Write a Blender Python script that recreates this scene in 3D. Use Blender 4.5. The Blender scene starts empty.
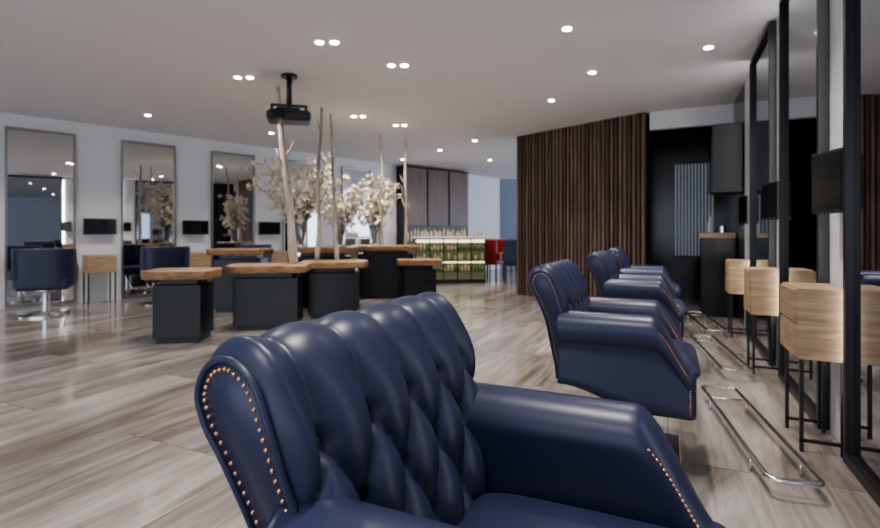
import bpy, math, random
from mathutils import Vector, Matrix
random.seed(7)
CH=2.92            # ceiling height
YAW=math.radians(24.5); C=math.cos(YAW); S=math.sin(YAW)
def SP(X,Y,z=0.0):   # salon axes (X = towards right wall, Y = along right wall) -> world
    return Vector((X*C+Y*S, -X*S+Y*C, z))
col=bpy.context.scene.collection

# ---------------- materials ----------------
def mat(name, base, rough=0.5, metal=0.0, emit=None, estr=0.0, **kw):
    m=bpy.data.materials.new(name); m.use_nodes=True
    b=m.node_tree.nodes["Principled BSDF"]
    b.inputs["Base Color"].default_value=(*base,1); b.inputs["Roughness"].default_value=rough
    b.inputs["Metallic"].default_value=metal
    if emit: b.inputs["Emission Color"].default_value=(*emit,1); b.inputs["Emission Strength"].default_value=estr
    for k,v in kw.items(): b.inputs[k.replace("_"," ")].default_value=v
    return m
def nodes(m): return m.node_tree.nodes, m.node_tree.links, m.node_tree.nodes["Principled BSDF"]
def add_bump(m, scale, strength, dist=0.002, detail=4):
    n,l,b=nodes(m); tc=n.new("ShaderNodeTexCoord"); t=n.new("ShaderNodeTexNoise"); t.inputs["Scale"].default_value=scale; t.inputs["Detail"].default_value=detail
    bp=n.new("ShaderNodeBump"); bp.inputs["Strength"].default_value=strength; bp.inputs["Distance"].default_value=dist
    l.new(tc.outputs["Object"],t.inputs["Vector"]); l.new(t.outputs["Fac"],bp.inputs["Height"]); l.new(bp.outputs["Normal"],b.inputs["Normal"])
def wood(name, c1,c2, scale=(1,12,12), rough=0.45, nscale=3.0):
    m=mat(name,c1,rough); n,l,b=nodes(m)
    tc=n.new("ShaderNodeTexCoord"); mp=n.new("ShaderNodeMapping"); mp.inputs["Scale"].default_value=scale
    t=n.new("ShaderNodeTexNoise"); t.inputs["Scale"].default_value=nscale; t.inputs["Detail"].default_value=6; t.inputs["Distortion"].default_value=0.6
    r=n.new("ShaderNodeValToRGB"); r.color_ramp.elements[0].position=0.32; r.color_ramp.elements[0].color=(*c2,1); r.color_ramp.elements[1].position=0.66; r.color_ramp.elements[1].color=(*c1,1)
    l.new(tc.outputs["Object"],mp.inputs["Vector"]); l.new(mp.outputs["Vector"],t.inputs["Vector"]); l.new(t.outputs["Fac"],r.inputs["Fac"]); l.new(r.outputs["Color"],b.inputs["Base Color"])
    return m
M_leather=mat("navy_leather",(0.026,0.032,0.077),0.37)
add_bump(M_leather,420,0.18,0.001)
M_nail=mat("copper_nail",(0.62,0.36,0.24),0.3,1.0)
M_chrome=mat("chrome",(0.75,0.75,0.76),0.15,1.0)
M_black=mat("black_metal",(0.018,0.018,0.021),0.35)
M_steel=mat("brushed_steel",(0.34,0.34,0.35),0.3,0.9)
M_blackwood=mat("black_lacquer",(0.006,0.006,0.008),0.25)
M_glass=mat("mirror_glass",(0.68,0.70,0.73),0.02,1.0)
M_glass2=mat("smoked_mirror_glass",(0.42,0.44,0.48),0.02,1.0)
M_white=mat("white_paint",(0.73,0.74,0.77),0.6); add_bump(M_white,60,0.05)
M_ceil=mat("ceiling_paint",(0.79,0.80,0.83),0.8); add_bump(M_ceil,40,0.03)
M_dark=mat("dark_panel",(0.02,0.02,0.024),0.2)
M_slat=wood("walnut_slat",(0.27,0.19,0.145),(0.11,0.073,0.057),(14,14,0.6),.35)
M_slat2=wood("walnut_slat_dark",(0.14,0.092,0.07),(0.065,0.043,0.034),(14,14,0.6),.35)
M_slatback=mat("walnut_back",(0.012,0.009,0.008),0.6)
M_oak=wood("oak_veneer",(0.52,0.38,0.245),(0.31,0.21,0.13),(1.2,1.2,14))
M_slab=wood("elm_slab",(0.60,0.43,0.28),(0.32,0.19,0.11),(1.2,9,9),0.25)
M_slabedge=wood("elm_edge",(0.44,0.26,0.13),(0.17,0.085,0.045),(3,3,16),0.45)
M_trunk=wood("birch_bark",(0.52,0.47,0.41),(0.26,0.22,0.19),(10,10,1.5),0.8)
M_twig=mat("twig",(0.20,0.15,0.11),0.8)
M_petal=mat("petal",(0.84,0.79,0.66),0.6)
M_screen=mat("screen_black",(0.006,0.006,0.008),0.12)
M_vase=mat("vase_glass",(0.85,0.88,0.88),0.03,0.0,Transmission_Weight=0.9,IOR=1.3)
M_lamp=mat("lamp_glow",(1,1,1),0.5,0,(1.0,0.96,0.90),30)
M_led=mat("led_strip",(1,1,1),0.5,0,(1.0,0.96,0.90),20)
M_trim=mat("lamp_ring",(0.6,0.6,0.6),0.4)
M_blind=mat("blind_greyblue_glow",(0.32,0.36,0.40),0.5,0,(0.7,0.8,0.9),0.12)  # weak emission stands in for backlight through the slats
M_cab=wood("smoked_cabinet",(0.17,0.12,0.10),(0.095,0.068,0.06),(8,8,0.6),0.35)
M_bar=mat("bar_glass_glow",(0.10,0.11,0.07),0.15,0,(0.6,0.62,0.28),0.12)  # faint emission imitates the counter glass being lit from inside
M_barglow=mat("bar_display_glow",(0.5,0.5,0.3),0.3,0,(0.95,0.9,0.55),2.2)
M_red=mat("red_leather",(0.30,0.02,0.02),0.4)
M_blue=mat("blue_wall",(0.27,0.32,0.42),0.6)
M_bot=mat("bottle_glass_glow",(0.35,0.28,0.18),0.1,0,(1.0,0.75,0.4),0.15)  # bottles glow slightly to look lit; they are no lamps
M_green=mat("green_goods",(0.10,0.17,0.06),0.4)
# floor
M_floor=mat("travertine_floor",(0.5,0.45,0.4),0.13); n,l,b=nodes(M_floor)
tc=n.new("ShaderNodeTexCoord"); rot=n.new("ShaderNodeMapping"); rot.inputs["Rotation"].default_value=(0,0,YAW+math.pi/2)
l.new(tc.outputs["Object"],rot.inputs["Vector"])   # x' runs along the right wall
br=n.new("ShaderNodeTexBrick"); br.inputs["Scale"].default_value=1.0; br.inputs["Brick Width"].default_value=1.8; br.inputs["Row Height"].default_value=0.9
br.inputs["Mortar Size"].default_value=0.0025; br.inputs["Color1"].default_value=(0,0,0,1); br.inputs["Color2"].default_value=(1,1,1,1); br.inputs["Mortar"].default_value=(0.5,0.5,0.5,1)
l.new(rot.outputs["Vector"],br.inputs["Vector"])
def vein(scale,nscale,det,dist,offs,rough=.62):
    st=n.new("ShaderNodeMapping"); st.inputs["Scale"].default_value=scale; l.new(rot.outputs["Vector"],st.inputs["Vector"])
    off=n.new("ShaderNodeVectorMath"); off.operation='MULTIPLY_ADD'; off.inputs[1].default_value=offs; l.new(br.outputs["Color"],off.inputs[0]); l.new(st.outputs["Vector"],off.inputs[2])
    t=n.new("ShaderNodeTexNoise"); t.inputs["Scale"].default_value=nscale; t.inputs["Detail"].default_value=det; t.inputs["Roughness"].default_value=rough; t.inputs["Distortion"].default_value=dist
    l.new(off.outputs["Vector"],t.inputs["Vector"]); return t
n1=vein((0.40,2.3,1),1.0,10,1.2,(.6,.9,1.2)); n2=vein((0.35,5.0,1),1.5,10,1.0,(.4,.5,2),.68)
def ramp(src,stops):
    cr=n.new("ShaderNodeValToRGB"); e=cr.color_ramp.elements
    e[0].position=stops[0][0]; e[0].color=(*stops[0][1],1); e[1].position=stops[-1][0]; e[1].color=(*stops[-1][1],1)
    for p_,c_ in stops[1:-1]:
        x=e.new(p_); x.color=(*c_,1)
    l.new(src.outputs["Fac"],cr.inputs["Fac"]); return cr
c1=ramp(n1,[(0.28,(0.12,0.10,0.088)),(0.42,(0.215,0.19,0.172)),(0.54,(0.32,0.295,0.278)),(0.70,(0.46,0.445,0.435))])
c2=ramp(n2,[(0.32,(0.45,0.39,0.35)),(0.43,(0.82,0.79,0.76)),(0.50,(1,1,1)),(0.56,(.80,.775,.75)),(0.66,(1,1,1))])
mu=n.new("ShaderNodeMixRGB"); mu.blend_type='MULTIPLY'; mu.inputs[0].default_value=0.9; l.new(c1.outputs[0],mu.inputs[1]); l.new(c2.outputs[0],mu.inputs[2])
mx=n.new("ShaderNodeMixRGB"); mx.inputs[2].default_value=(0.11,0.10,0.09,1); l.new(br.outputs["Fac"],mx.inputs[0]); l.new(mu.outputs[0],mx.inputs[1]); l.new(mx.outputs[0],b.inputs["Base Color"])

# ---------------- mesh helpers ----------------
def empty(name, loc=(0,0,0), rz=0.0):
    o=bpy.data.objects.new(name,None); o.empty_display_size=0.1; o.location=loc; o.rotation_euler=(0,0,rz); col.objects.link(o); return o
def mesh(name, V, F, m, parent=None, smooth=False, loc=(0,0,0), rz=0.0, bevel=0.0, seg=2):
    me=bpy.data.meshes.new(name); me.from_pydata([tuple(v) for v in V],[],F); me.update()
    me.materials.append(m)
    if smooth: me.polygons.foreach_set("use_smooth",[True]*len(me.polygons))
    o=bpy.data.objects.new(name,me); col.objects.link(o); o.location=loc; o.rotation_euler=(0,0,rz)
    if parent: o.parent=parent
    if bevel>0:
        bm=o.modifiers.new("bevel",'BEVEL'); bm.width=bevel; bm.segments=seg; bm.limit_method='ANGLE'
    return o
BF=[(0,3,2,1),(4,5,6,7),(0,1,5,4),(1,2,6,5),(2,3,7,6),(3,0,4,7)]
def bverts(x0,x1,y0,y1,z0,z1): return [(x0,y0,z0),(x1,y0,z0),(x1,y1,z0),(x0,y1,z0),(x0,y0,z1),(x1,y0,z1),(x1,y1,z1),(x0,y1,z1)]
def box(name,x0,x1,y0,y1,z0,z1,m,parent=None,bevel=0.0,seg=2,smooth=False,**k):
    return mesh(name,bverts(x0,x1,y0,y1,z0,z1),BF,m,parent,smooth,bevel=bevel,seg=seg,**k)
def boxes(name, lst, m, parent=None, bevel=0.0, **k):
    V=[];F=[]
    for t in lst:
        o=len(V); V+=bverts(*t); F+=[tuple(i+o for i in f) for f in BF]
    return mesh(name,V,F,m,parent,bevel=bevel,**k)
def tube_data(path, rad, n=10, closed=False):
    V=[];F=[];P=[Vector(p) for p in path]; N=len(P)
    prev=None
    for i,p in enumerate(P):
        if closed: t=(P[(i+1)%N]-P[i-1])
        else: t=P[min(i+1,N-1)]-P[max(i-1,0)]
        t.normalize()
        if prev is None:
            a=Vector((0,0,1)) if abs(t.z)<0.9 else Vector((1,0,0)); u=t.cross(a).normalized()
        else: u=(prev-t*prev.dot(t)).normalized()
        prev=u; w=t.cross(u); r=rad[i] if hasattr(rad,'__len__') else rad
        for k in range(n):
            a=2*math.pi*k/n; V.append(p+u*math.cos(a)*r+w*math.sin(a)*r)
    M=N if closed else N-1
    for i in range(M):
        for k in range(n):
            a=i*n+k; b2=i*n+(k+1)%n; c=((i+1)%N)*n+(k+1)%n; d=((i+1)%N)*n+k; F.append((a,b2,c,d))
    if not closed: F.append(tuple(reversed(range(n)))); F.append(tuple((N-1)*n+k for k in range(n)))
    return V,F
def tube(name,path,rad,m,parent=None,n=10,closed=False,**k):
    V,F=tube_data(path,rad,n,closed); return mesh(name,V,F,m,parent,True,**k)
def multi(name, parts, m, parent=None, smooth=True, **k):
    V=[];F=[]
    for v,f in parts:
        o=len(V); V+=list(v); F+=[tuple(i+o for i in ff) for ff in f]
    return mesh(name,V,F,m,parent,smooth,**k)
def lathe(name, prof, m, parent=None, n=32, loc=(0,0,0)):
    V=[];F=[]
    for r,z in prof:
        for k in range(n):
            a=2*math.pi*k/n; V.append((r*math.cos(a),r*math.sin(a),z))
    for i in range(len(prof)-1):
        for k in range(n): F.append((i*n+k,i*n+(k+1)%n,(i+1)*n+(k+1)%n,(i+1)*n+k))
    F.append(tuple(reversed(range(n)))); F.append(tuple((len(prof)-1)*n+k for k in range(n)))
    o=mesh(name,V,F,m,parent,True,loc=loc)
    e=o.modifiers.new("es",'EDGE_SPLIT'); e.split_angle=math.radians(40)
    return o
def ball(c,r,flat=(1,1,1),nu=8,nv=5):
    V=[];F=[]; c=Vector(c)
    for j in range(nv+1):
        th=math.pi*j/nv
        for i in range(nu):
            a=2*math.pi*i/nu; V.append(c+Vector((r*flat[0]*math.sin(th)*math.cos(a),r*flat[1]*math.sin(th)*math.sin(a),r*flat[2]*math.cos(th))))
    for j in range(nv):
        for i in range(nu): F.append((j*nu+i,j*nu+(i+1)%nu,(j+1)*nu+(i+1)%nu,(j+1)*nu+i)[::-1])
    return V,F
def catmull(P, per=10):
    out=[]
    P=[Vector(p) for p in P]; Q=[P[0]*2-P[1]]+P+[P[-1]*2-P[-2]]
    for i in range(1,len(Q)-2):
        for k in range(per):
            t=k/per; a,b_,c,d=Q[i-1],Q[i],Q[i+1],Q[i+2]
            out.append(0.5*((2*b_)+(c-a)*t+(2*a-5*b_+4*c-d)*t*t+(3*b_-a-3*c+d)*t**3))
    out.append(P[-1]); return out
def resample(P,n):
    L=[0]
    for i in range(1,len(P)): L.append(L[-1]+(P[i]-P[i-1]).length)
    out=[];j=0
    for k in range(n):
        s=L[-1]*k/(n-1)
        while j<len(P)-2 and L[j+1]<s: j+=1
        t=(s-L[j])/max(1e-9,L[j+1]-L[j]); out.append(P[j].lerp(P[j+1],min(1,t)))
    return out,L[-1]
def sm(t): t=max(0,min(1,t)); return t*t*(3-2*t)

# ---------------- armchair ----------------
def build_armchair_parts():
    parts=[]
    ctrl=[(-.165,.36),(-.18,.44),(-.20,.54),(-.228,.66),(-.255,.77),(-.278,.85),(-.305,.905),(-.350,.933),(-.395,.920),(-.418,.875),(-.405,.825),(-.375,.77),(-.345,.68),(-.325,.55),(-.31,.47),(-.30,.39)]
    prof,L=resample(catmull([Vector((a,b_,0)) for a,b_ in ctrl],14),170)
    nrm=[]
    for i in range(len(prof)):
        t=(prof[min(i+1,len(prof)-1)]-prof[max(i-1,0)]).normalized(); nrm.append(Vector((t.y,-t.x,0)))  # outward
    if nrm[30].x<0: nrm=[-v for v in nrm]
    a=0.132; bb=0.112; A=0.040; sL=4*bb; ds=L/(len(prof)-1)
    def hw(z): return 0.272+0.071*sm((z-.45)/.42)
    def disp(y,s,W):
        edge=sm((W-abs(y))/0.035)
        if s<sL:
            p=y/a+s/(2*bb); q=y/a-s/(2*bb); h=A*(abs(math.sin(math.pi*p)*math.sin(math.pi*q)))**0.36
        else:
            h=A*abs(math.sin(math.pi*y/a))**0.72*(1-.5*sm((s-sL)/0.12))*(1-sm((s-sL-.14)/0.2))+0.012*sm((s-sL)/.3)*(1-sm((s-sL-.3)/.1))
        jr=round(s/bb); 
        if 0<jr<=4:
            offy=0 if jr%2==0 else a/2
            yi=round((y-offy)/a)*a+offy
            r2=(y-yi)**2+(s-jr*bb)**2
            h-=0.016*math.exp(-r2/0.00025)
        if s>sL+.40: h=0
        return h*edge
    NY=130; V=[];F=[]
    for j in range(NY+1):
        f=-1+2*j/NY
        for i,p in enumerate(prof):
            W=hw(p.y); y=f*W; h=disp(y,i*ds,W)
            rr=0.010*(1-sm((W-abs(y))/0.02))
            q=p+nrm[i]*(h-rr-.003); V.append((q.x,y,q.y))
    n=len(prof)
    for j in range(NY):
        for i in range(n-1): F.append((j*n+i,j*n+i+1,(j+1)*n+i+1,(j+1)*n+i))
    for j,flip in ((0,False),(NY,True)):
        half=n//2
        for i in range(half-1):
            q=(j*n+i,j*n+i+1,j*n+n-2-i,j*n+n-1-i); F.append(q[::-1] if not flip else q)
    parts.append(("tufted_back",V,F,M_leather,True))
    pp=[]
    for sg in (-1,1):
        path=[Vector((p.x-nrm[i].x*.006,sg*(hw(p.y)-.001),p.y-nrm[i].y*.006)) for i,p in enumerate(prof)][::2]
        pp.append(tube_data(path,0.0055,8))
    V=[];F=[]
    for v,f in pp:
        o=len(V);V+=v;F+=[tuple(k+o for k in ff) for ff in f]
    parts.append(("back_piping",V,F,M_leather,True))
    bl=[]
    for jr in range(1,5):
        s=jr*bb; i=min(int(round(s/ds)),n-1); p=prof[i]; W=hw(p.y)
        for k in range(-4,5):
            y=k*a+(0 if jr%2==0 else a/2)
            if abs(y)<W-.04:
                q=p+nrm[i]*(-0.008); bl.append(ball((q.x,y,q.y),0.0135,(0.7,1,1),12,8))
    V=[];F=[]
    for v,f in bl:
        o=len(V);V+=v;F+=[tuple(k+o for k in ff) for ff in f]
    parts.append(("back_buttons",V,F,M_leather,True))
    # arms
    X0=.135; XE=.285
    def hx(x): return .738-.25*sm((x-X0)/.19)
    def Rx(x): return .078-.028*sm((x-X0)/.18)
    def bx(x): return .300+.09*sm((.12-x)/.38)
    xs=[-.28+i*(XE+.28)/42 for i in range(43)]
    nails=[]
    for sg,nm in ((-1,"arm_near"),(1,"arm_far")):
        def ring(x,sc=0.0):
            h=hx(x);R=Rx(x); base=bx(x); oc=.012
            pts=[(-.052,base)]
            for k in range(5): pts.append((-.052-(R-.064)*0.5*(k/4) ,base+(h-R-base)*(k+1)/6))
            for k in range(15):
                an=math.radians(180-k*(180+55)/14); pts.append((oc+R*math.cos(an),h-R+R*math.sin(an)))
            low=h-R-R*0.82; pts.append((.046,low-.012))
            for k in range(1,6): pts.append((.046,low-.012+(base-low+.012)*k/5))
            if sc>0:
                cx=0.0; cz=(h+base)/2
                pts=[(cx+(a_-cx)*(1-sc*.45), z_-(z_-cz)*sc*.12) for a_,z_ in pts]
            return pts
        st=[(x,ring(x)) for x in xs]
        for k in range(1,7):
            an=k/6*math.pi/2; st.append((XE+.028*math.sin(an),ring(XE,1-math.cos(an))))
        V=[];F=[];m_=len(st[0][1])
        for x,r in st:
            for o_,z in r: V.append((x,sg*(.285+o_),z))
        for i in range(len(st)-1):
            for k in range(m_):
                q=(i*m_+k,i*m_+(k+1)%m_,(i+1)*m_+(k+1)%m_,(i+1)*m_+k); F.append(q if sg<0 else q[::-1])
        F.append(tuple(range(m_))); F.append(tuple((len(st)-1)*m_+k for k in range(m_)))
        parts.append((nm,V,F,M_leather,True))
        for ang in (20,160):
            x=X0+.03
            while x<XE:
                an=math.radians(ang);h=hx(x);R=Rx(x)
                nails.append(ball((x,sg*(.285+.012+R*math.cos(an)),h-R+R*math.sin(an)),.0040)); 
                dz=hx(x+.001)-hx(x); x+=.0115/math.sqrt(1+(dz/.001)**2)
        z=.46
        while z>.32: nails.append(ball((XE+.004,sg*(.285+.046),z),.0040)); z-=.0115
        acc=0
        for i in range(34,n-4):
            acc+=ds
            if acc>.0105:
                acc=0; q=prof[i]-nrm[i]*.020; nails.append(ball((q.x,sg*(hw(prof[i].y)-.0005),q.y),.0040))
    V=[];F=[]
    for v,f in nails:
        o=len(V);V+=v;F+=[tuple(k+o for k in ff) for ff in f]
    parts.append(("nailheads",V,F,M_nail,True))
    def cush(x0,x1,y0,y1,z0,z1):
        V=[];F=[];N=20
        for side in (1,-1):
            for i in range(N+1):
                for j in range(N+1):
                    u=-1+2*i/N; v=-1+2*j/N
                    uu=math.sin(u*math.pi/2); vv=math.sin(v*math.pi/2)
                    e=max(0,(1-abs(uu)**6)*(1-abs(vv)**6))**.42
                    z=(z0+z1)/2+side*(z1-z0)/2*e*(1+(.12*(1-uu*uu)*(1-vv*vv) if side>0 else 0))
                    V.append(((x0+x1)/2+uu*(x1-x0)/2,(y0+y1)/2+vv*(y1-y0)/2,z))
        K=(N+1)**2
        for i in range(N):
            for j in range(N):
                a0=i*(N+1)+j; q=(a0,a0+N+1,a0+N+2,a0+1); F.append(q); F.append(tuple(k+K for k in q[::-1]))
        return V,F
    V,F=cush(-.20,.335,-.232,.232,.41,.555); parts.append(("seat_cushion",V,F,M_leather,True))
    return parts
AP=[]
for nm,V,F,m,smo in build_armchair_parts():
    me=bpy.data.meshes.new("armchair_"+nm); me.from_pydata([tuple(v) for v in V],[],F); me.materials.append(m); me.update()
    me.polygons.foreach_set("use_smooth",[True]*len(me.polygons)); AP.append((nm,me))
def armchair(X,Y,rz=0):
    r=empty("salon_armchair",SP(X,Y),-YAW+rz)
    for nm,me in AP:
        o=bpy.data.objects.new(nm,me); col.objects.link(o); o.parent=r
    mesh("seat_frame",[(-.30,-.262,.38),(.30,-.262,.298),(.30,.262,.298),(-.30,.262,.38),(-.30,-.262,.43),(.30,-.262,.43),(.30,.262,.43),(-.30,.262,.43)],BF,M_leather,r,bevel=.02,seg=4)
    lathe("pedestal",[(.09,.34),(.09,.305),(.035,.285),(.035,.05),(.06,.035),(.06,.03)],M_chrome,r)
    box("base_plate",-.22,.26,-.23,.23,0.0,.03,M_chrome,r,bevel=.008)
    return r
for Y in (.85,2.74,4.64,6.2): armchair(-.20,Y)

# ---------------- room shell ----------------
def wall(name,p,q,z0,z1,m,th=.1):
    p=Vector((p[0],p[1],0));q=Vector((q[0],q[1],0));d=q-p;L=d.length; a=math.atan2(d.y,d.x)
    return box(name,0,L,-th,0,z0,z1,m,loc=(p.x,p.y,0),rz=a)
mesh("floor",bverts(-14,8,-4,18,-.1,0),BF,M_floor)
mesh("ceiling",bverts(-14,8,-4,18,CH,CH+.1),BF,M_ceil)
a=SP(.83,-3);b_=SP(.83,6.9);c_=SP(.83,9.6)
wall("wall_right",a,b_,0,CH,M_white)
wall("wall_right_alcove",b_,c_,0,CH,M_dark)
wall("wall_alcove_back",SP(-1.3,9.5),SP(.83,9.5),0,CH,M_dark,-.1)
wall("wall_header",(3.11,7.42),SP(.83,8.0),2.66,CH,M_white,-.1)
def LW(t,off=0,z=0): # left wall line
    return Vector((-6.51+.692*t+.722*off, 7.4+.722*t-.692*off, z))
LA=math.atan2(.722,.692)
p0=LW(-6);p1=LW(12.2)
wall("wall_left",p0,p1,0,CH,M_white,-.1)
wall("wall_back",(1.2,16.3),(8,16.3),0,CH,M_blue,-.1)
wall("wall_front_left",(p0.x,-3),(p0.x,p0.y),0,CH,M_white,-.1)
x0=p0.x; x1=a.x
boxes("wall_rear",[(x0,x1+.2,-3.15,-3.0,0,.35),(x0,x1+.2,-3.15,-3.0,2.6,CH)]+[(x0+i*(x1-x0)/5-.1,x0+i*(x1-x0)/5+.1,-3.15,-3.0,.35,2.6) for i in range(6)],M_white)  # out of view; window openings added to let world light in as fill
boxes("baseboard_left",[(0,18.0,-.015,0,0,.09)],M_white,loc=tuple(LW(-5.9)),rz=LA)

# ---------------- right wall mirrors ----------------
def big_mirror(Y0,Y1):
    r=empty("wall_mirror",SP(.83,Y0),-YAW); L=Y1-Y0; t=.04; D=-.055
    boxes("frame",[(D,-.002,0,t,0.0,CH-.02),(D,-.002,L-t,L,0.0,CH-.02),(D,-.002,t,L-t,0.0,.05),(D,-.002,t,L-t,CH-.06,CH-.02)],M_black,r,bevel=.003)
    box("glass",-.025,-.01,t,L-t,.05,CH-.06,M_glass2,r)
    box("led_strip",-.02,-.004,L+.006,L+.022,.3,CH-.1,M_led,r)
big_mirror(1.45,3.03); big_mirror(3.47,4.58); big_mirror(4.98,6.10)
big_mirror(-.5,1.0)

def console(Y0,Y1,z0=.47,z1=.83):
    r=empty("vanity_console",SP(.60,Y0),-YAW); L=Y1-Y0
    box("cabinet",0,.215,0,L,z0,z1,M_oak,r,bevel=.004)
    boxes("drawer_front",[(-.012,0.002,.008,L-.008,z0+.01,(z0+z1)/2-.004),(-.012,0.002,.008,L-.008,(z0+z1)/2+.004,z1-.01)],M_oak,r,bevel=.002)
    g=.012
    boxes("legs",[(.01,.01+g*1.4,.01,.01+g*1.4,0,z0),(.01,.01+g*1.4,L-.03,L-.03+g*1.4,0,z0),(.18,.18+g*1.4,.01,.01+g*1.4,0,z0),(.18,.18+g*1.4,L-.03,L-.03+g*1.4,0,z0),
        (.01,.197,.01,.024,.05,.065),(.01,.197,L-.03,L-.016,.05,.065)],M_black,r)
console(3.06,3.44); console(4.62,4.95); console(6.15,6.45)
def monitor(loc,rz,w=.5,h=.34):
    r=empty("wall_monitor",loc,rz)   # local -x faces viewer
    box("screen_body",-.03,.015,-w/2,w/2,-h/2,h/2,M_black,r,bevel=.006)
    box("screen",-.033,-.0305,-w/2+.015,w/2-.015,-h/2+.02,h/2-.015,M_screen,r)
    boxes("bracket",[(.015,.055,-.03,.03,-.05,.05)],M_black,r)
monitor(SP(.765,3.15,1.37),-YAW+math.radians(20),.24,.32)
monitor(SP(.765,4.74,1.37),-YAW+math.radians(14),.27,.30)
monitor(SP(.765,6.28,1.37),-YAW+math.radians(10),.27,.30)

def footrest(X,Y):
    r=empty("chrome_footrest",SP(X,Y),-YAW+math.radians(7.5))
    L=1.35; w=.2; z=.075
    pts=[]
    rc=.04
    for cx,cy,a0 in ((w-rc,rc,-90),(w-rc,L-rc,0),(rc,L-rc,90),(rc,rc,180)):
        for k in range(7):
            an=math.radians(a0+k*15); pts.append((cx+rc*math.cos(an),cy+rc*math.sin(an),z))
    tube("rail_loop",pts,.013,M_chrome,r,closed=True)
    multi("feet",[tube_data([(x,y,0),(x,y,z)],.009,8) for x in (0.0,w) for y in (.25,L-.25)],M_chrome,r)
    multi("cross_bars",[tube_data([(0,y,z),(w,y,z)],.008,8) for y in (L-.25,)],M_chrome,r)
for Y in (2.48,4.36,6.1): footrest(.385,Y)

# ---------------- left wall mirrors ----------------
for i,t in enumerate((-2.95,-1.45,.05,1.55,3.05,4.55,6.05)):
    r=empty("wall_mirror",LW(t,0),LA); w=.86; h=2.72; g=.028
    boxes("frame",[(0,g,-.05,-.002,.02,h),(w-g,w,-.05,-.002,.02,h),(g,w-g,-.05,-.002,.02,.06),(g,w-g,-.05,-.002,h-.04,h)],M_steel,r)
    box("glass",g,w-g,-.03,-.01,.06,h-.04,M_glass,r)
for t in (-.35,1.23,2.73,4.2):
    r=empty("wall_monitor",LW(t,.10,1.24),LA); w=.46
    box("screen_body",-w/2,w/2,-.02,.02,-.13,.13,M_black,r,bevel=.005)
    box("screen",-w/2+.015,w/2-.015,-.023,-.0205,-.115,.115,M_screen,r)
    box("bracket",-.06,.06,.02,.095,-.05,.05,M_black,r)
for t in (-.35,1.18,2.66,4.2):
    r=empty("side_console",LW(t,.3),LA)
    box("cabinet",-.2,.2,-.18,.18,.50,.78,M_oak,r,bevel=.004)
    boxes("legs",[(x,x+.02,y,y+.02,0,.5) for x in (-.19,.17) for y in (-.17,.15)],M_black,r)
# ---------------- styling chairs (left) ----------------
def styling_chair(x,y,rz):
    r=empty("styling_chair",(x,y,0),rz)  # faces local +y
    V=[];F=[];N=36
    for i in range(N+1):
        an=math.radians(170+i*200/N); ca,sa=math.cos(an),math.sin(an); q=(abs(ca)**4+abs(sa)**4)**(-.25)
        cx=ca*.34*q; cy=sa*.28*q
        top=.92-.24*sm((sa+.35)/.45)
        for rr,z in ((1.0,.42),(1.03,top-.02),(1.0,top),(.86,top),(.83,top-.02),(.83,.42)):
            V.append((cx*rr,cy*rr+.02,z))
    for i in range(N):
        for k in range(6): F.append((i*6+k,(i+1)*6+k,(i+1)*6+(k+1)%6,i*6+(k+1)%6)[::-1])
    F.append(tuple(range(6))); F.append(tuple(N*6+k for k in range(6))[::-1])
    mesh("wrap_back",V,F,M_leather,r,bevel=.008)
    box("seat",-.29,.29,-.25,.33,.36,.52,M_leather,r,bevel=.04,seg=4)
    lathe("pedestal",[(.30,0),(.30,.02),(.10,.045),(.045,.06),(.045,.30),(.12,.34),(.12,.36)],M_chrome,r)
    tube("footrest",[(-.15,.25,.36),(-.15,.42,.14),(-.15,.48,.12),(.15,.48,.12),(.15,.42,.14),(.15,.25,.36)],.012,M_chrome,r)
styling_chair(-5.40,6.85,LA-math.radians(18)); styling_chair(-4.42,8.05,LA-math.radians(12)); styling_chair(-3.62,9.6,LA)

# ---------------- slab tables ----------------
def table(x0,x1,y0,y1,h,rz=math.radians(8),th=.085,seed=0):
    rnd=random.Random(seed); cx=(x0+x1)/2;cy=(y0+y1)/2;w=(x1-x0)/2;d=(y1-y0)/2
    r=empty("wood_slab_table",(cx,cy,0),rz)
    N=64;V=[];F=[]; ph=[rnd.uniform(0,6) for _ in range(4)]
    for z in (h-th,h-th*.5,h-.006,h):
        for k in range(N):
            a=2*math.pi*k/N; ca,sa=math.cos(a),math.sin(a); q=(abs(ca)**8+abs(sa)**8)**(-1/8)
            f=1+.03*math.sin(5*a+ph[0])+.02*math.sin(11*a+ph[1])+(.01*math.sin(17*a+ph[2]) if z<h-.01 else 0)-(.02 if z<h-th*.8 else 0)-(.012 if z==h else 0)
            V.append((w*q*ca*f,d*q*sa*f,z))
    for i in range(3):
        for k in range(N): F.append((i*N+k,i*N+(k+1)%N,(i+1)*N+(k+1)%N,(i+1)*N+k))
    F.append(tuple(reversed(range(N)))); F.append(tuple(3*N+k for k in range(N)))
    o=mesh("slab_top",V,F,M_slab,r); o.data.materials.append(M_slabedge)
    for pi in range(2*N): o.data.polygons[pi].material_index=1
    b1=w-.10;b2=d-.07
    box("base_upper",-b1*.8,b1*.8,-b2*.8,b2*.8,h-th-.06,h-th,M_blackwood,r,bevel=.004)
    box("base_block",-b1,b1,-b2,b2,.05,h-th-.06,M_blackwood,r,bevel=.006)
    box("plinth",-b1*.9,b1*.9,-b2*.9,b2*.9,0,.05,M_blackwood,r)
table(-3.02,-2.36,4.98,5.55,.74,seed=1)
table(-2.50,-1.58,5.68,6.3,.75,seed=2)
table(-1.86,-1.0,6.50,7.12,.75,seed=3)
table(-3.35,-2.50,7.05,7.7,.90,seed=4)
table(-2.32,-1.30,7.45,8.1,.92,seed=5)
table(-1.55,-.40,8.55,9.2,.92,seed=6)
table(-.68,0.02,7.80,8.3,.71,seed=7)

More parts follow.
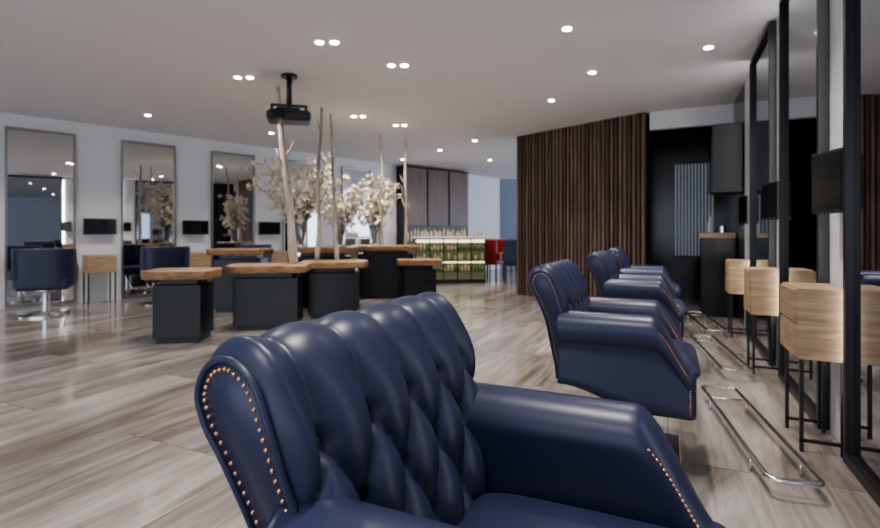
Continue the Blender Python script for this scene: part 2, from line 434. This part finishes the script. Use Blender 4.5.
# ---------------- tree trunks and blossoms ----------------
def trunk(bx,by,bz,tx,ty,tz,r0,seed):
    rnd=random.Random(seed); path=[];rad=[]
    N=22; wob=[rnd.uniform(-1,1) for _ in range(6)]
    for i in range(N+1):
        t=i/N; path.append(((bx+(tx-bx)*t+.025*math.sin(7*t+wob[0])*wob[1]*math.sin(math.pi*t)), by+(ty-by)*t+.02*math.sin(9*t+wob[2])*math.sin(math.pi*t), bz+(tz-bz)*t)); rad.append(r0*(1-.5*t)*(1+.08*math.sin(23*t+wob[3])))
    parts=[tube_data(path,rad,12)]
    for k in range(4):
        i=rnd.randint(6,18); p=Vector(path[i]); a=rnd.uniform(0,6.28); ln=rnd.uniform(.05,.22)
        parts.append(tube_data([p,p+Vector((math.cos(a)*ln*.4,math.sin(a)*ln*.4,ln*.6)),p+Vector((math.cos(a)*ln*.6,math.sin(a)*ln*.6,ln*1.2))],[rad[i]*.5,rad[i]*.35,rad[i]*.15],8))
    multi("bare_tree_trunk",parts,M_trunk)
trunk(-1.76,6.02,.75,-1.95,6.0,2.88,.055,1)
trunk(-1.66,6.75,.75,-1.60,6.75,2.82,.034,2)
trunk(-1.42,6.90,.75,-1.52,6.95,2.78,.030,3)
trunk(-1.02,8.75,.92,-1.03,8.6,2.84,.032,4)
trunk(-.60,8.8,.92,-.60,8.7,2.86,.030,5)
def blossoms(x,y,z,spread,hgt,seed,nb=16,lean=0,vh=.34):
    rnd=random.Random(seed); r=empty("blossom_vase",(x,y,z))
    lathe("vase",[(.085,0),(.095,.02),(.095,vh),(.089,vh),(.089,.03),(.002,.025)],M_vase,r,24)
    br=[];fl=[]
    def flower(c,s):
        ax=Vector((rnd.gauss(0,1),rnd.gauss(0,1),rnd.gauss(0,1))).normalized(); u=ax.orthogonal().normalized(); w=ax.cross(u)
        V=[c-ax*s*.15];F=[]
        for k in range(5):
            a=k*2*math.pi/5; d=u*math.cos(a)+w*math.sin(a); e=u*math.cos(a+1.57)+w*math.sin(a+1.57)
            i=len(V); V+=[c+d*s*.55-e*s*.38+ax*s*.15,c+d*s+ax*s*.3,c+d*s*.55+e*s*.38+ax*s*.15]; F.append((0,i,i+1,i+2))
        fl.append((V,F))
    for k in range(nb):
        a=k*2.4+rnd.uniform(-.3,.3); sp=spread*rnd.uniform(.3,1); hh=hgt*rnd.uniform(.6,1)
        p0=Vector((math.cos(a)*.03,math.sin(a)*.03,.03)); p3=Vector((math.cos(a)*sp+lean,math.sin(a)*sp*.7,hh))
        pts=[]
        for i in range(11):
            t=i/10; p=p0.lerp(p3,t); p.x=p0.x+(p3.x-p0.x)*t**1.7; p.y=p0.y+(p3.y-p0.y)*t**1.7; p+=Vector((rnd.uniform(-1,1),rnd.uniform(-1,1),0))*.012; pts.append(p)
        br.append(tube_data(pts,[.009*(1-.7*i/10) for i in range(11)],6))
        for i in range(5,11):
            for q in range(2):
                e=pts[i]+Vector((rnd.gauss(0,.08),rnd.gauss(0,.08),rnd.gauss(.01,.07)))
                br.append(tube_data([pts[i],e],[.004,.002],4))
                for _ in range(4): flower(e+Vector((rnd.gauss(0,.022),rnd.gauss(0,.022),rnd.gauss(0,.022))),rnd.uniform(.028,.048))
    multi("branches",br,M_twig,r); multi("flowers",fl,M_petal,r,smooth=False)
blossoms(-2.12,7.65,.92,.78,1.28,11,24,-.10,.5)
blossoms(-1.55,7.75,.92,.46,1.10,12,15,.08)
blossoms(-1.16,8.85,.92,.44,1.18,13,16,.05,.42)

# ---------------- projector ----------------
r=empty("ceiling_projector",(-1.72,5.7,0),math.radians(15))
box("body",-.24,.24,-.17,.17,2.38,2.50,M_black,r,bevel=.045,seg=5)
lathe("lens",[(.05,0),(.06,.0),(.06,.05),(.045,.05)],M_screen,r).matrix_local=Matrix.Translation((-.1,-.16,2.44))@Matrix.Rotation(math.pi/2,4,'X')
boxes("mount_arms",[(-.2,.2,-.02,.02,2.56,2.585),(-.2,-.17,-.02,.02,2.49,2.585),(.17,.2,-.02,.02,2.49,2.585),(-.12,.12,-.10,-.07,2.50,2.53),(-.015,.015,-.10,.02,2.52,2.58)],M_black,r)
tube("mount_pole",[(0,0,2.57),(0,0,CH-.02)],.03,M_black,r,12)
lathe("ceiling_plate",[(.09,CH-.03),(.09,CH)],M_black,r)

# ---------------- slat screen ----------------
P=Vector((3.06,7.42,0));Q=Vector((1.44,9.3,0));d=Q-P;L=d.length
r=empty("wood_slat_screen",P,math.atan2(d.y,d.x))
box("backing_panel",0,L,-.14,-.11,0,CH,M_slatback,r)
lst=[[],[]];n_=34; rnd=random.Random(8)
for i in range(n_):
    xx=i*L/n_; lst[0 if rnd.random()<.62 else 1].append((xx,xx+L/n_*.56,0,.06,0,CH-.002))
boxes("slats_light",lst[0],M_slat,r,bevel=.002); boxes("slats_dark",lst[1],M_slat2,r,bevel=.002)
boxes("rails",[(0,L,-.11,0.0,z,z+.05) for z in (0.0,CH-.06)],M_slatback,r)

# ---------------- alcove ----------------
r=empty("vertical_blind_window",SP(.11,9.46),-YAW)
boxes("slats",[(i*.05,i*.05+.028,-.03,-.015,.75,2.3) for i in range(12)],M_blind,r)
boxes("rails",[(-.03,.64,-.04,0,2.3,2.36),(-.03,.64,-.04,0,.70,.75)],M_black,r)
r=empty("hanging_wall_cabinet",SP(.50,6.98),-YAW)
box("carcass",0,.32,0,.5,1.62,2.46,M_black,r,bevel=.005)
boxes("doors",[(-.012,0,.01,.245,1.64,2.44),(-.012,0,.255,.49,1.64,2.44)],M_blackwood,r)
r=empty("reception_podium",SP(.38,7.62),-YAW)
box("body",.03,.42,.03,.42,0,1.06,M_blackwood,r,bevel=.004)
box("wood_top",0,.44,0,.45,1.06,1.13,M_slab,r,bevel=.006)
p=lathe("soap_bottle",[(.035,1.13),(.035,1.27),(.012,1.30),(.012,1.34),(.02,1.35)],M_white,r,16,(.15,.2,0))
p=lathe("jar",[(.045,1.13),(.045,1.22),(.03,1.23)],M_chrome,r,16,(.3,.25,0))

# ---------------- far bar ----------------
p=Vector((-.92,12.75,0));q=Vector((.80,14.2,0));d=q-p;L=d.length
r=empty("tall_storage_cabinet",p,math.atan2(d.y,d.x))
box("carcass",0,L,0,.4,0,2.88,M_blackwood,r)
boxes("doors",[(i*L/3+.03,(i+1)*L/3-.03,-.03,0,1.35,2.84) for i in range(3)]+[(i*L/3+.03,(i+1)*L/3-.03,-.03,0,.1,.9) for i in range(3)],M_cab,r,bevel=.005)
boxes("bottles_on_shelf",[(.1+i*.11,.14+i*.11,-.02,.0,.95,1.15+.05*(i%3)) for i in range(19)],M_bot,r)
r=empty("bar_counter",(-.55,11.3,0),math.radians(6))
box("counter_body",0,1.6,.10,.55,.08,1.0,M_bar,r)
boxes("counter_frame",[(i*.32-.012,i*.32+.012,.02,.06,0,1.02) for i in range(6)]+[(0,1.6,.02,.10,.5,.52),(0,1.6,.02,.10,.26,.275),(0,1.6,.02,.10,.74,.755),(0,1.6,.02,.58,0,.08)],M_black,r)
boxes("display_light",[(0.01,1.59,.085,.10,.93,.99),(0.01,1.59,.085,.10,.46,.49)],M_barglow,r)
rnd=random.Random(3); parts=[[],[]]
for row in (.275,.52,.755):
    for i in range(20):
        x=.05+i*.078+rnd.uniform(-.01,.01); h=rnd.uniform(.07,.17)
        parts[rnd.randint(0,1)].append(tube_data([(x,.065,row),(x,.065,row+h)],.02,8))
multi("shelf_goods",parts[0],M_green,r); multi("shelf_jars",parts[1],M_bot,r)
box("counter_top",-.05,1.65,0,.6,1.02,1.06,M_white,r,bevel=.005)
parts=[]
for i in range(16):
    x=.08+i*.098+rnd.uniform(-.02,.02); y=rnd.uniform(.15,.4); h=rnd.uniform(.08,.2); rr=rnd.uniform(.02,.035)
    parts.append(tube_data([(x,y,1.06),(x,y,1.06+h*.6),(x,y,1.06+h*.7),(x,y,1.06+h)],[rr,rr,rr*.4,rr*.4],8))
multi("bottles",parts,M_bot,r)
def lounge(x,y,m,rz):
    r=empty("lounge_chair",(x,y,0),rz)
    box("seat",-.25,.25,-.25,.25,.38,.50,m,r,bevel=.03); box("backrest",-.25,.25,.18,.28,.45,1.0,m,r,bevel=.03)
    boxes("armrests",[(-.29,-.24,-.22,.25,.5,.68),(.24,.29,-.22,.25,.5,.68)],m,r,bevel=.015)
    boxes("legs",[(a_,a_+.035,b__,b__+.035,0,.39) for a_ in (-.24,.20) for b__ in (-.23,.20)],M_black,r)
lounge(1.27,12.3,M_red,2.6); lounge(1.76,11.8,M_leather,3.0); lounge(1.55,13.6,M_red,2.9); lounge(2.15,13.2,M_red,3.3)

# ---------------- lights ----------------
DL=[(1.117,4.40,0),(2.60,4.84,0),(1.70,5.58,0),(1.50,6.74,0),(-1.065,4.71,1),(-2.26,5.76,1),(-.45,5.35,1),(-1.25,7.65,1),(-4.43,7.58,0),(-.66,8.27,1),(.67,9.6,0),(1.21,12.1,0),(-5.7,6.35,0),(0,10.7,0),(-3.0,8.9,0),(-.9,12.0,0),
    (-3.4,3.2,1),(-6.3,4.2,1),(-1.2,2.3,0),(.15,1.1,0),(1.15,2.75,0),(-.6,-.6,0),(-3.4,.2,1),(-6.6,1.2,0),(2.2,13.5,0)]
ld=bpy.data.lights.new("downlight_lamp",'SPOT'); ld.energy=150; ld.spot_size=math.radians(112); ld.spot_blend=.95; ld.shadow_soft_size=.05; ld.color=(1,.93,.86)
for (x,y,dbl) in DL:
    r=empty("recessed_downlight",(x,y,CH),0)
    xs=(-.07,.07) if dbl else (0,)
    for k in xs:
        lathe("ring",[(.055,-.006),(.055,0)],M_trim,r,20,(k,0,0))
        lathe("bulb",[(.038,-.012),(.038,-.006)],M_lamp,r,20,(k,0,0))
    o=bpy.data.objects.new("lamp",ld); col.objects.link(o); o.parent=r; o.location=(0,0,-.03)

w=bpy.data.worlds.new("world"); bpy.context.scene.world=w; w.use_nodes=True
bg=w.node_tree.nodes["Background"]; bg.inputs[0].default_value=(.78,.86,1,1); bg.inputs[1].default_value=3.3
try: bpy.context.scene.view_settings.look='AgX - Medium High Contrast'
except Exception: pass

cam=bpy.data.cameras.new("cam"); co=bpy.data.objects.new("camera",cam); col.objects.link(co)
co.location=(0,0,1.1); co.rotation_euler=(math.radians(90),0,0); cam.sensor_width=36; cam.lens=500/880*36; cam.shift_y=-29/880
cam.clip_start=.02; cam.dof.use_dof=True; cam.dof.focus_distance=1.1; cam.dof.aperture_fstop=4.0
bpy.context.scene.camera=co
